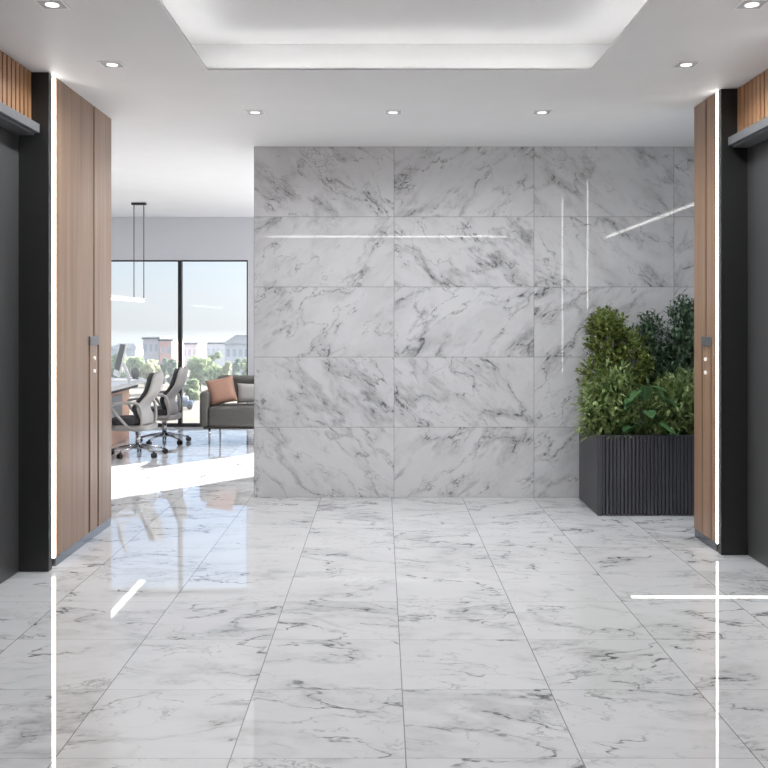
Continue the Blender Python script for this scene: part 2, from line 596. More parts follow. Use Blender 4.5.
# room envelope
b = MB()
b.box(-2.45, -2.25, -3, 5.69, 0, H)
b.box(-2.25, -2.03, -3, 4.34, 0, H)
b.box(-2.25, -2.03, 5.69, 6.90, 0, H)
b.box(-8, -2.25, 6.70, 6.90, 0, H)
struct(b.build('wall_left', M['groove']))
b = MB()
b.box(2.21, 2.40, -3, 4.72, 0, H)
b.box(2.21, 2.268, 6.058, 6.53, 0, H)
struct(b.build('wall_right', M['groove']))
b = MB()
b.box(-8, 7, -3.2, -3, 0, H)
struct(b.build('wall_rear', M['white']))
b = MB()
b.box(-8.2, -8, 6.7, YG, 0, H)
struct(b.build('wall_west', M['white']))
b = MB()
b.box(4, 4.2, YW + .2, YG, 0, H)
struct(b.build('wall_east', M['white']))

# window wall: header, piers, openings
b = MB()
b.box(-8, 4, YG, YG + .3, 2.385, H)
b.box(-8, -5.3, YG, YG + .3, 0, 2.385)
b.box(-1.915, .45, YG, YG + .3, 0, 2.385)
b.box(2.84, 4, YG, YG + .3, 0, 2.385)
struct(b.build('wall_front', M['header']))

def window(name, x0, x1, z0, z1, mulls, y=YG + .02):
    f = MB()
    t = .02
    f.box(x0, x1, y, y + .06, z1 - t, z1)
    f.box(x0, x1, y, y + .06, z0, z0 + .05)
    f.box(x0, x0 + t, y, y + .06, z0 + .05, z1 - t)
    f.box(x1 - t, x1, y, y + .06, z0 + .05, z1 - t)
    for m_ in mulls:
        f.box(m_ - .027, m_ + .027, y - .01, y + .07, z0 + .05, z1 - t)
    fr = struct(f.build(name, M['frame']))
    e = [x0] + list(mulls) + [x1]
    for i in range(len(e) - 1):
        a = e[i] + (.027 if i else t)
        c = e[i + 1] - (.027 if i < len(e) - 2 else t)
        g = MB()
        g.bm.faces.new([g.bm.verts.new(p) for p in ((a, y + .03, z0 + .05), (c, y + .03, z0 + .05), (c, y + .03, z1 - t), (a, y + .03, z1 - t))])
        g.build('pane', M['glass'], fr)
    return fr
window('window_1', -5.3, -1.915, 0.0, 2.385, [-4.3, -2.89])
window('window_2', .45, 2.84, 0.0, 2.385, [])
# window at the end of the side passage on the right
b = MB()
b.box(5.0, 5.2, -3, 8.0, 2.6, H)
b.box(5.0, 5.2, -3, 1.0, 0, 2.6)
b.box(5.0, 5.2, 7.8, 8.0, 0, 2.6)
struct(b.build('wall_side', M['white']))
b = MB()
b.box(5.05, 5.11, 1.0, 7.8, 2.55, 2.6); b.box(5.05, 5.11, 1.0, 7.8, 0, .05)
for y in (1.0, 2.69, 4.38, 6.07, 7.75):
    b.box(5.05, 5.11, y, y + .05, .05, 2.55)
w3 = struct(b.build('window_3', M['frame']))
for y in (1.05, 2.74, 4.43, 6.12):
    b = MB()
    b.bm.faces.new([b.bm.verts.new(p) for p in ((5.08, y, .05), (5.08, y + 1.63, .05), (5.08, y + 1.63, 2.55), (5.08, y, 2.55))])
    b.build('pane', M['glass'], w3)
# unseen wall added outside to keep the sun off window_1
b = MB()
b.box(-1.5, -1.3, YG + .3, 18.6, -3, 4.5)
struct(b.build('wall_sun_block', M['white']))

# ------------------------------------------------------------------ wood cladding with call strip
def cladding(side, xin, thick, near, g0, g1, far, s0, s1, s2, s3, zs, side_word):
    """near..far along Y; groove g0..g1 above zs; strip s1..s2 below it with grooves s0..s1 and s2..s3"""
    x0, x1 = (xin - thick, xin) if side < 0 else (xin, xin + thick)
    zb = .06
    a = MB().prism_x([(near, zb), (s0, zb), (s0, zs), (g0, zs), (g0, H), (near, H)], x0, x1)
    root = struct(a.build('trim_1' if side < 0 else 'trim_2', M['wood_l']))
    c = MB().prism_x([(s3, zb), (far, zb), (far, H), (g1, H), (g1, zs), (s3, zs)], x0, x1)
    c.build('wood_panel', M['wood_l'], root)
    d = MB().box(x0, x1, s1, s2, zb, zs)
    d.build('call_strip', M['wood_l'], root)
    bb = MB().box(*((x0, x1 - .004) if side < 0 else (x0 + .004, x1)), near, far, 0, zb - .001)
    struct(bb.build('baseboard_left' if side < 0 else 'baseboard_right', M['base']))
    # call plate with two lit buttons
    t = thing('call_plate', f'grey elevator call plate on the {side_word} wood panel, two lit buttons under it', 'call plate', (xin, (s0 + s2) / 2, zs), 0, None)
    k = -side
    def xx(d0, d1):
        return (min(k * d0, k * d1), max(k * d0, k * d1))
    hw = (s2 - s0) / 2
    MB().box(*xx(0, .012), -hw, hw, -.045, .018, .003).build('plate', M['plate'], t)
    for z in (-.135, -.225):
        MB().cyl((k * .006, 0.015, z), .013, .012, 16, 'X').build('button', M['button'], t)
cladding(-1, XL, .03, 5.742, 6.475, 6.505, 6.91, 6.373, 6.41, 6.57, 6.605, 1.385, 'left')
cladding(1, XR, .03, 6.105, 6.278, 6.302, 6.53, 6.185, 6.203, 6.358, 6.376, 1.385, 'right')

# ------------------------------------------------------------------ elevators
def elevator(name, side, xin, y0, y1, ydoor_off, lint_in):
    """portal between y0 (near) and y1 (far jamb plane)"""
    s = side
    def X(a, c):
        a, c = xin + s * a, xin + s * c
        return (min(a, c), max(a, c))
    d = MB().box(*X(ydoor_off, ydoor_off + .025), y0, (y0 + y1) / 2 - .004, 0.004, 2.70)
    d.box(*X(ydoor_off, ydoor_off + .025), (y0 + y1) / 2 + .004, y1, 0.004, 2.70)
    root = struct(d.build(name, M['door']))
    MB().box(*X(0, ydoor_off + .02), y1, y1 + .055, 0.002, H - .001, .002).build('jamb', M['black'], root)
    MB().box(*X(0, ydoor_off + .02), y0 - .047, y0, 0.002, H - .001, .002).build('jamb', M['black'], root)
    l = MB().box(*X(lint_in, ydoor_off - .002), y0 + .002, y1 - .035, 2.625, 2.68, .003)
    l.build('lintel', M['lintel'], root)
    MB().box(*X(lint_in + .03, ydoor_off - .004), y0 + .004, y1 - .04, 2.613, 2.6245).build('lintel_lip', M['lintel'], root)
    tp = MB().box(*X(.125, ydoor_off + .02), y0 + .002, y1 - .002, 2.681, H - .001)
    tr = tp.build('transom_panel', M['groove'], root)
    n = int((y1 - y0) / .062)
    sl = MB()
    for i in range(n):
        yy = y1 - .008 - i * .062
        sl.box(*X(.10, .1245), yy - .046, yy, 2.681, H - .001, .003)
    sl.build('slats', M['slat'], tr)
    return root
elevator('door_1', -1, XL, 4.387, 5.610, .18, .04)
elevator('door_2', 1, XR, 4.77, 6.010, .17, .03)

# LED strips standing at the edges of the portals
def led(x0, x1, y0, y1, label):
    b = MB().box(x0, x1, y0, y1, .06, H - .012)
    tag(b.build('light_strip', M['strip'], None, ((x0 + x1) / 2, (y0 + y1) / 2, .06)), label, 'light strip', 'vertical light strips at the elevators')
led(XL - .02, XL + .002, 5.704, 5.722, 'lit vertical strip between the left elevator jamb and the left wood panel')
led(XR - .004, XR + .02, 6.071, 6.089, 'lit vertical strip between the right elevator jamb and the right wood panel')
led(XR - .004, XR + .02, 4.682, 4.71, 'lit vertical strip on the near side of the right elevator, out of frame')

# ------------------------------------------------------------------ cove lamps
def cove(x0, x1, y0, y1, label):
    b = MB().box(x0, x1, y0, y1, H + .0055, H + .0125)
    tag(b.build('cove_light', M['cove'], None, ((x0 + x1) / 2, (y0 + y1) / 2, H + .0055)), label, 'cove light', 'cove lights in the ceiling tray')
ca, cb = .016, .020
cove(hx0 - cb, hx0 - ca, hy0, hy1, 'white cove light along the left edge of the ceiling tray')
cove(hx1 + ca, hx1 + cb, hy0, hy1, 'white cove light along the right edge of the ceiling tray')
cove(hx0 - ca, hx1 + ca, hy1 + ca, hy1 + cb, 'white cove light along the far edge of the ceiling tray')
cove(hx0 - ca, hx1 + ca, hy0 - cb, hy0 - ca, 'white cove light along the near edge of the ceiling tray')

# ------------------------------------------------------------------ downlights
def downlight(x, y, label):
    t = thing('downlight', label, 'downlight', (x, y, H), 0, 'square recessed ceiling downlights')
    f = MB()
    w, i = .068, .056
    for a, c, d, e in ((-w, w, -w, -i), (-w, w, i, w), (-w, -i, -i, i), (i, w, -i, i)):
        f.box(a, c, d, e, -.004, -.0005)
    f.build('trim', M['trim'], t)
    MB().box(-i, i, -i, i, -.003, -.0006).build('reflector', M['header'], t)
    MB().cyl((0, 0, -.0045), .032, .003, 24).build('bulb', M['bulb'], t)
    ld = bpy.data.lights.new('downlight_lamp', 'AREA')
    ld.shape = 'DISK'
    ld.size = .06
    ld.energy = DOWNLIGHT_W
    ld.color = (.95, .98, 1)
    ld.spread = R(160)
    lo = bpy.data.objects.new('lamp', ld)
    lo.location = (0, 0, -.0062)
    col.objects.link(lo)
    lo.parent = t
for x, y, w in ((-1.556, 4.41, 'nearest the camera on the left'), (-1.57, 5.44, 'on the left beside the wood panel'), (1.77, 5.44, 'on the right in front of the wood panel'),
                (1.745, 4.41, 'nearest the camera on the right'), (-.907, 6.68, 'by the marble wall, leftmost of the far row of three'),
                (.079, 6.68, 'by the marble wall, middle of the far row of three'), (1.143, 6.68, 'by the marble wall, rightmost of the far row of three'),
                (-1.556, 2.4, 'behind the view on the left'), (1.745, 2.4, 'behind the view on the right'),
                (-1.556, .2, 'far behind the view on the left'), (1.745, .2, 'far behind the view on the right')):
    downlight(x, y, 'square white recessed downlight ' + w)

# linear ceiling lamp behind the camera (seen only in the polished marble)
b = MB().box(-2.0, 2.18, -.35, -.29, H - .02, H - .001)
tag(b.build('linear_light', M['line'], None, (0, -.32, H - .02)), 'slim linear ceiling light reflected as a bright line in the marble wall', 'ceiling light')
for x, w in ((.4, 'behind the marble wall, nearer the opening'), (2.2, 'behind the marble wall, by the far side'), (-5.6, 'above the far side of the desk')):  # strips added out of sight to brighten the office
    b = MB().box(x - .05, x + .05, 9.2, 12.4, H - .03, H - .001)
    tag(b.build('linear_light', M['office'], None, (x, 10.8, H - .03)), 'slim linear fill light added unseen on the office ceiling ' + w, 'ceiling light')
b = MB().box(3.92, 3.98, -.5, 7.4, H - .02, H - .001)
tag(b.build('linear_light', M['line'], None, (3.95, 3.4, H - .02)), 'slim linear ceiling light in the side passage reflected as a slanting line in the marble', 'ceiling light')
# glowing strip laid on the floor for a bright line of untraced source
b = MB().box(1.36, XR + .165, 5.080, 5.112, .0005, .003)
tag(b.build('floor_line', M['floorline'], None, (1.8, 5.095, .0005)), 'bright glowing line across the marble floor before the right elevator', 'floor light')

# ------------------------------------------------------------------ planter
px0, px1, py0, py1, pz = 1.67, 2.72, 7.23, 7.96, .625
pl = thing('planter', 'tall charcoal ribbed planter box against the marble wall', 'planter', (px0, py0, 0))
W_, D_ = px1 - px0, py1 - py0
b = MB()
b.box(.012, W_ - .012, .012, .03, .01, pz - .01)
b.box(.012, W_ - .012, D_ - .03, D_, .01, pz - .01)
b.box(.012, .03, .03, D_ - .03, .01, pz - .01)
b.box(W_ - .03, W_ - .012, .03, D_ - .03, .01, pz - .01)
b.box(.03, W_ - .03, .03, D_ - .03, .01, .03)
b.build('body', M['planter_in'], pl)
b = MB()
n = int((W_ - .06) / .029)
for i in range(n):
    x = .034 + i * .029
    b.box(x, x + .0205, 0, .0118, .004, pz - .012, .003, 1)
b.build('ribbed_front', M['planter'], pl)
b = MB()
n = int((D_ - .06) / .029)
for i in range(n):
    y = .034 + i * .029
    b.box(0, .0118, y, y + .0205, .004, pz - .012, .003, 1)
b.build('ribbed_side', M['planter'], pl)
for x, y in ((0, 0), (W_ - .032, 0)):
    MB().box(x, x + .032, y, y + .0118 if True else 0, .002, pz - .0121, .002, 1).build('corner_post', M['planter'], pl)
b = MB()
b.box(0, W_, 0, .03, pz - .012, pz, .002, 1); b.box(0, W_, D_ - .03, D_, pz - .012, pz, .002, 1)
b.box(0, .03, .03, D_ - .03, pz - .012, pz); b.box(W_ - .03, W_, .03, D_ - .03, pz - .012, pz)
b.build('rim', M['planter'], pl)
MB().box(.031, W_ - .031, .031, D_ - .031, .53, .58).build('soil', M['soil'], pl)

def leafgeo(V, F, base, d, up, L, Wd, bend=.2):
    d = d.normalized()
    s = d.cross(up)
    if s.length < 1e-4:
        s = d.cross(Vector((1, 0, 0)))
    s.normalize()
    nrm = s.cross(d).normalized()
    i = len(V)
    mid = base + d * L * .5 + nrm * L * bend * .3
    V += [tuple(base), tuple(mid + s * Wd * .5 + nrm * Wd * .15), tuple(mid - s * Wd * .5 + nrm * Wd * .15), tuple(mid), tuple(base + d * L - nrm * L * bend * .4)]
    F += [(i, i + 1, i + 3), (i, i + 3, i + 2), (i + 1, i + 4, i + 3), (i + 3, i + 4, i + 2)]

rnd = random.Random(11)
def rv(r=1.0):
    while True:
        v = Vector((rnd.uniform(-1, 1), rnd.uniform(-1, 1), rnd.uniform(-1, 1)))
        if .05 < v.length < 1:
            return v * r

def clampv(v, loc):
    # foliage keeps in front of the marble wall
    return Vector((v.x, min(v.y, YW - .03 - loc[1]), v.z))

def shrub(name, label, loc, lobes, n_sprig, per, L, Wd, m, stem_m, spread=.8, upness=.5, n_stem=4, droop=.1):
    """sprigs of leaves placed on and inside the lobes (cx, cy, cz, rx, ry, rz)"""
    t = thing(name, label, 'plant', loc, 0, 'plants in the charcoal planter')
    V, F = [], []
    st = MB()
    tot = sum(l[3] * l[5] for l in lobes)
    for lb in lobes:
        c = Vector(lb[:3])
        for k in range(int(n_sprig * lb[3] * lb[5] / tot)):
            q_ = rv()
            q_ = q_.normalized() * (q_.length ** .45)
            p = c + Vector((q_.x * lb[3], q_.y * lb[4], q_.z * lb[5]))
            ax = (Vector((q_.x, q_.y, q_.z * .6)) * spread + Vector((0, 0, upness)) + rv(.35)).normalized()
            for j in range(per):
                f = j / max(1, per - 1)
                bp = p + ax * (f - .5) * L * 1.8
                side = rv().normalized()
                d = (ax * (.25 + .6 * f) + side * .8).normalized()
                bp = clampv(bp, loc)
                tip = clampv(bp + d * L, loc)
                leafgeo(V, F, bp, tip - bp, Vector((0, 0, 1)) + rv(.3), L * rnd.uniform(.7, 1.2), Wd * rnd.uniform(.8, 1.2), droop)
        for k in range(n_stem):
            e = c + Vector((rnd.uniform(-.6, .6) * lb[3], rnd.uniform(-.5, .2) * lb[4], lb[5] * rnd.uniform(.2, .8)))
            s0 = Vector((rnd.uniform(-.04, .04) + c.x * .4, rnd.uniform(-.03, .03), 0))
            mid = (s0 + e) / 2 + Vector((rnd.uniform(-.03, .03), rnd.uniform(-.03, .03), .04))
            st.tube([s0, mid, e], .005, 6, taper=.002)
    raw('foliage', V, F, m, t)
    st.build('stem', stem_m, t)
    return t
sz = .58
shrub('tall_shrub', 'tall yellow-green feathery shrub at the left back of the planter', (1.845, 7.70, sz),
      [(.01, 0, .78, .155, .14, .22), (-.06, -.02, .46, .15, .14, .20), (.10, 0, .86, .07, .08, .12), (-.04, 0, .88, .07, .08, .11), (.22, -.03, .60, .13, .13, .23), (.14, -.02, .36, .14, .12, .16)],
      620, 9, .046, .026, M['leaf_a'], M['stem'], 1.0, .5)
shrub('slender_shrub', 'dark green slender shrub behind the yellow-green shrub', (2.25, 7.78, sz),
      [(0, 0, .76, .075, .09, .20), (-.06, 0, .88, .04, .04, .06), (.0, 0, .45, .12, .11, .26)], 300, 8, .06, .021, M['leaf_b'], M['gstem'], 1.0, .2, 3, .5)
shrub('tall_dark_shrub', 'tallest dark green shrub at the right back of the planter', (2.50, 7.74, sz),
      [(0, 0, .84, .13, .11, .23), (.02, 0, 1.02, .05, .05, .06), (-.06, 0, .55, .14, .12, .22), (.1, 0, .5, .16, .12, .28)], 560, 8, .06, .021, M['leaf_b'], M['gstem'], 1.0, .2, 3, .5)
shrub('variegated_shrub', 'pale variegated bush at the front left corner of the planter', (1.825, 7.44, sz),
      [(-.02, -.02, .22, .19, .17, .19), (.02, -.02, .40, .10, .11, .12), (-.10, -.03, .12, .12, .12, .11), (.10, -.05, .12, .11, .10, .12)], 430, 8, .082, .024, M['leaf_c'], M['gstem'], 1.1, .5)
shrub('variegated_shrub', 'pale variegated bush at the front right of the planter beside the wood panel', (2.32, 7.46, sz),
      [(0, -.02, .24, .19, .17, .18), (.1, -.02, .34, .15, .12, .13), (-.1, -.04, .13, .12, .12, .12), (.14, -.05, .13, .13, .1, .12)], 430, 8, .082, .024, M['leaf_c'], M['gstem'], 1.1, .5)
# broad-leaved plant in the middle
t = thing('broadleaf_plant', 'broad-leaved green plant hanging over the planter front between the pale bushes', 'plant', (2.05, 7.31, sz), 0, 'plants in the charcoal planter')
V, F = [], []
st = MB()
for i in range(15):
    a = rnd.uniform(0, 2 * math.pi)
    r_ = rnd.uniform(.03, .13)
    zz = rnd.uniform(.05, .42)
    e = Vector((math.cos(a) * r_, math.sin(a) * r_ * .7 - .05, zz))
    st.tube([(e.x * .2, 0, 0), (e.x * .6, e.y * .5, zz * .7), tuple(e)], .004, 5, taper=.002)
    d = Vector((math.cos(a), math.sin(a) - .7, -.6 if i % 2 else -.1)).normalized()
    L, Wd = rnd.uniform(.10, .15), rnd.uniform(.08, .11)
    s = d.cross(Vector((0, 0, 1))).normalized()
    nn = s.cross(d).normalized()
    k = len(V)
    prof = [(-.08, .22), (.1, .46), (.35, .48), (.65, .30), (1.0, 0)]
    left, right, mid = [], [], []
    for (u_, w_) in prof:
        c = e + d * L * u_ - nn * L * .25 * u_ * u_
        V.append(tuple(c + s * Wd * w_ + nn * .01)); left.append(len(V) - 1)
        V.append(tuple(c)); mid.append(len(V) - 1)
        V.append(tuple(c - s * Wd * w_ + nn * .01)); right.append(len(V) - 1)
    for j in range(4):
        F.append((left[j], mid[j], mid[j + 1], left[j + 1]))
        F.append((mid[j], right[j], right[j + 1], mid[j + 1]))
raw('foliage', V, F, M['leaf_d'], t)
st.build('stem', M['gstem'], t)

# ------------------------------------------------------------------ office chairs (face local +x)
def office_chair(label, loc, rz):
    t = thing('office_chair', label, 'office chair', loc, rz, 'office chairs at the desk')
    def prof(z):      # x of the front of the back at height z
        u = (z - .40) / .54
        return -.125 - .07 * math.sin(min(1, max(0, u)) * math.pi * .5) + .085 * math.exp(-((u - .30) / .2) ** 2) - .055 * u * u
    def half(u):
        u = max(0.0, u)
        return .20 * (1 - .26 * u ** 2.2) * (1 - max(0, (u - .86) / .14) ** 2 * .35)
    def sheet(off0, off1, z0, z1, wfac):
        g = MB()
        nu, nv = 16, 10
        vs = []
        for side in (0, 1):
            rows = []
            for i in range(nu + 1):
                u = i / nu
                z = z0 + (z1 - z0) * u
                row = []
                for j in range(nv + 1):
                    w = (j / nv) * 2 - 1
                    uu = (z - .40) / .54
                    y = w * half(uu) * wfac
                    x = prof(z) + .05 * w * w
                    edge = (1 - abs(w) ** 6) * (1 - abs(2 * u - 1) ** 10)
                    x -= off0 + (off1 - off0) * (.5 + (.5 if side else -.5) * (.25 + .75 * edge))
                    row.append(g.bm.verts.new((x, y, z)))
                rows.append(row)
            vs.append(rows)
        for i in range(nu):
            for j in range(nv):
                for s_ in (0, 1):
                    f = g.bm.faces.new((vs[s_][i][j], vs[s_][i + 1][j], vs[s_][i + 1][j + 1], vs[s_][i][j + 1])); f.smooth = True
        for i in range(nu):
            for j in (0, nv):
                g.bm.faces.new((vs[0][i][j], vs[0][i + 1][j], vs[1][i + 1][j], vs[1][i][j]))
        for j in range(nv):
            for i in (0, nu):
                g.bm.faces.new((vs[0][i][j], vs[0][i][j + 1], vs[1][i][j + 1], vs[1][i][j]))
        return g
    sheet(.0, .05, .36, .94, 1.0).build('backrest', M['shell'], t)
    sheet(-.06, -.001, .43, .93, .93).build('back_cushion', M['dark'], t)
    # seat
    def rrect(x0, x1, hw, r):
        pts = []
        for cx, cy, a0 in ((x1 - r, hw - r, 0), (x0 + r, hw - r, 90), (x0 + r, -hw + r, 180), (x1 - r, -hw + r, 270)):
            for k in range(7):
                a = R(a0 + k * 15)
                pts.append((cx + math.cos(a) * r, cy + math.sin(a) * r))
        return pts
    def pad(name, x0, x1, hw, r, z0, z1, m, bev):
        g = MB().prism_z(rrect(x0, x1, hw, r), z0, z1)
        es = [e for e in g.bm.edges if abs(e.verts[0].co.z - e.verts[1].co.z) < 1e-6]
        bmesh.ops.bevel(g.bm, geom=es, offset=bev, segments=3, profile=.5, affect='EDGES')
        return g.build(name, m, t)
    pad('seat_shell', -.18, .26, .235, .09, .30, .36, M['shell'], .02)
    pad('seat', -.085, .25, .22, .08, .361, .435, M['dark'], .025)
    for s_ in (-1, 1):
        loop = []
        ctrl = [(-.11, .36), (-.12, .50), (-.09, .595), (.0, .615), (.14, .61), (.205, .575), (.16, .50), (.08, .40), (.02, .345)]
        n = len(ctrl)
        for i in range(n):
            p0, p1, p2, p3 = (Vector((*ctrl[(i + k) % n], 0)) for k in (-1, 0, 1, 2))
            for k in range(4):
                u = k / 4
                q_ = .5 * ((2 * p1) + (p2 - p0) * u + (2 * p0 - 5 * p1 + 4 * p2 - p3) * u * u + (3 * p1 - p0 - 3 * p2 + p3) * u ** 3)
                loop.append((q_.x, s_ * (.262 + .03 * math.sin(max(0, min(1, (q_.y - .35) / .2)) * 1.57)), q_.y))
        MB().tube(loop, .017, 8, closed=True, flat=1.0).build('armrest', M['shell'], t)
    c = MB().cyl((0, 0, .20), .028, .20, 18)
    c.cyl((0, 0, .285), .05, .03, 18)
    c.build('column', M['chrome'], t)
    base = MB().cyl((0, 0, .105), .04, .06, 18)
    for k in range(5):
        a = R(68 + 72 * k)
        dx, dy = math.cos(a), math.sin(a)
        base.tube([(dx * .03, dy * .03, .115), (dx * .17, dy * .17, .095), (dx * .30, dy * .30, .068)], .021, 8, taper=.012)
    bo = base.build('star_base', M['chrome'], t)
    for k in range(5):
        a = R(68 + 72 * k)
        dx, dy = math.cos(a), math.sin(a)
        w = MB()
        for o_ in (-.014, .014):
            g = bmesh.new()
            bmesh.ops.create_cone(g, cap_ends=True, segments=18, radius1=.029, radius2=.029, depth=.018)
            mt = Matrix.Translation((dx * .31 - dy * o_, dy * .31 + dx * o_, .030)) @ Matrix.Rotation(a, 4, 'Z') @ Matrix.Rotation(R(90), 4, 'X')
            w.merge(g, mt)
        w.cyl((dx * .305, dy * .305, .05), .013, .04, 10)
        w.build('caster', M['caster'], bo)
    return t
office_chair('pale grey office chair with loop arms, the nearer one at the desk', (-2.74, 10.50, 0), R(178))
office_chair('pale grey office chair with loop arms, the farther one by the window mullion', (-2.70, 11.60, 0), R(179))

# ------------------------------------------------------------------ desk and what stands on it
dk = thing('desk', 'long pale grey desk at the left with a dark underframe and wooden pedestal', 'desk', (-3.82, 11.1, 0))
b = MB().prism_z([(-.75, -1.6), (.62, -1.6), (.76, -1.2), (.76, 1.05), (.60, 1.42), (-.75, 1.42)], .715, .755)
b.build('desktop', M['desk'], dk)
MB().prism_z([(-.7, -1.5), (.55, -1.5), (.66, -1.15), (.66, 1.0), (.52, 1.3), (-.7, 1.3)], .66, .7149).build('underframe', M['deskd'], dk)
MB().box(.15, .55, -.25, 1.0, 0.002, .659, .004).build('pedestal', M['peach'], dk)
MB().box(.5505, .566, -.25, .62, .215, .60, .003).build('drawer_front', M['modesty'], dk)
MB().box(-.3, .5, -1.3, -1.26, 0.002, .659, .004).build('side_panel', M['peach'], dk)
for y in (-1.45, 1.2):
    MB().box(-.68, -.62, y, y + .06, 0.002, .659, .004).build('leg', M['deskd'], dk)

mo = thing('monitor', 'slim white desktop monitor seen from its edge on the desk', 'monitor', (-3.205, 11.28, .755), R(-68))
# faces local -y, tilted back
def tilt(g):
    g.bm.transform(Matrix.Translation((0, 0, .09)) @ Matrix.Rotation(R(-13), 4, 'X'))
    return g
tilt(MB().box(-.26, .26, -.012, .012, 0, .40, .004)).build('case', M['alu'], mo)
tilt(MB().box(-.25, .25, -.0145, -.0125, .075, .392)).build('screen', M['screen'], mo)
b = MB()
b.tube([(0, .075, .26), (0, .13, .13), (0, .16, .012)], .010, 8, flat=2)
b.box(-.1, .1, .02, .19, 0.001, .009, .003)
b.build('stand', M['alu'], mo)

sp = thing('speaker', 'small rounded grey speaker on the desk behind the papers', 'speaker', (-3.22, 12.2, .755))
b = MB()
b.blob((0, 0, .075), .075, 3, 0, 1, 0, (.7, .8, 1.0))
b.build('body', M['grey'], sp)
MB().cyl((0, 0, .006), .045, .010, 20).build('foot', M['caster'], sp)
b = MB().box(-.13, .13, -.18, .18, 0, .012)
tag(b.build('paper_stack', M['paper']), 'white sheets of paper on the desk beside the monitor stand', 'papers').location = (-3.30, 11.9, .7555)
kb = thing('keyboard', 'slim white keyboard at the near edge of the desk', 'keyboard', (-3.26, 10.85, .7555))
MB().box(-.06, .06, -.2, .2, 0, .008, .003).build('body', M['alu'], kb)
b = MB()
for i in range(4):
    for j in range(13):
        b.box(-.053 + i * .027, -.053 + i * .027 + .023, -.19 + j * .0292, -.19 + j * .0292 + .025, .0081, .011)
b.build('keys', M['paper'], kb)

# ------------------------------------------------------------------ pendant
pd = thing('pendant_light', 'slim white linear pendant hanging on two thin black rods over the desk', 'pendant light', (-3.055, 11.75, 3.0))
MB().box(-.09, .09, -.03, .03, -.03, -.001, .003).build('canopy', M['frame'], pd)
for x in (-.062, .062):
    MB().tube([(x, 0, -.03), (x, 0, -1.20)], .0055, 8).build('rod', M['frame'], pd)
MB().box(-.07, .07, -2.6, .05, -1.235, -1.201, .003).build('housing', M['trim'], pd)
MB().box(.002, .064, -2.58, .04, -1.246, -1.2355).build('diffuser', M['pend'], pd)

# ------------------------------------------------------------------ sofa and cushions
so = thing('sofa', 'low dark grey fabric sofa on slim metal legs by the window', 'sofa', (-2.19, 11.2, 0))
SL = 1.25
MB().box(.10, SL - .10, .02, .62, .235, .475, .035, 4).build('seat', M['sofa'], so)
MB().box(.04, SL - .04, .04, .72, .215, .2345, .004).build('seat_frame', M['deskd'], so)
MB().box(.105, SL - .105, .56, .80, .505, .82, .05, 4).build('backrest', M['sofa'], so)
for x in (0, SL - .098):
    MB().box(x, x + .098, 0.0, .78, .236, .66, .035, 4).build('armrest', M['sofa'], so)
for x, y in ((.11, .07), (SL - .11, .07), (.13, .70), (SL - .13, .70), (SL / 2, .70)):
    MB().tube([(x, y, .2145), (x, y, 0.002)], .014, 10, taper=.010).build('leg', M['chrome'], so)

def cushion(name, label, loc, w, h, th, m, rot):
    g = MB()
    n = 14
    for s_ in (1, -1):
        def fn(u, v, s_=s_):
            a, c = u * 2 - 1, v * 2 - 1
            k = (1 - a ** 4) * (1 - c ** 4)
            pinch = 1 - .07 * (1 - a * a) * abs(c) ** 3 
            pinch2 = 1 - .07 * (1 - c * c) * abs(a) ** 3
            return Vector((a * w / 2 * pinch2, s_ * th / 2 * max(0, k) ** .6, c * h / 2 * pinch))
        g.grid(fn, n, n)
    bmesh.ops.remove_doubles(g.bm, verts=list(g.bm.verts), dist=1e-4)
    o = g.build(name, m)
    o.location = loc
    o.rotation_euler = rot
    return tag(o, label, 'cushion', 'cushions on the sofa')
cushion('cushion', 'terracotta square cushion leaning on the left arm of the sofa', (-1.965, 11.47, .655), .34, .33, .13, M['terracotta'], (R(-14), R(-11), R(14)))
cushion('cushion', 'pale grey cushion against the sofa back, right of the terracotta one', (-1.60, 11.62, .615), .40, .25, .11, M['greyfab'], (R(-12), 0, 0))

# ------------------------------------------------------------------ outside
GZ = -8.0
M['ground'] = mat('pale_dry_ground', (98, 89, 77), .9, var=.25, scale=.08)
M['bmauve'] = mat('grey_mauve_render', (182, 176, 184), .8, var=.05, scale=.5)
M['bsalmon'] = mat('salmon_brick', (208, 164, 156), .8, var=.06, scale=.5)
M['bpale'] = mat('pale_grey_render', (186, 186, 190), .8, var=.05, scale=.5)
M['bblue'] = mat('blue_grey_render', (186, 192, 202), .8, var=.05, scale=.5)
M['broof'] = mat('slate_roof', (72, 74, 80), .7, var=.06)
M['bwin'] = mat('dark_glass', (154, 159, 172), .2, var=.06)
M['tleaf'] = leafmat('tree_green_leaf', (132, 146, 112), (172, 182, 146), .4, .95)
M['tleaf2'] = leafmat('tree_pale_leaf', (160, 160, 124), (190, 190, 156), .4, .95)
M['tleaf3'] = leafmat('tree_dark_leaf', (120, 136, 120), (156, 168, 148), .4, .95)
M['trunk'] = mat('bark', (92, 80, 68), .9, var=.2)
M['carblue'] = mat('blue_car_paint', (70, 88, 108), .3, var=.03)
b = MB()
b.bm.faces.new([b.bm.verts.new(p) for p in ((-150, 18, GZ), (150, 18, GZ), (150, 290, GZ), (-150, 290, GZ))])
struct(b.build('ground', M['ground']))

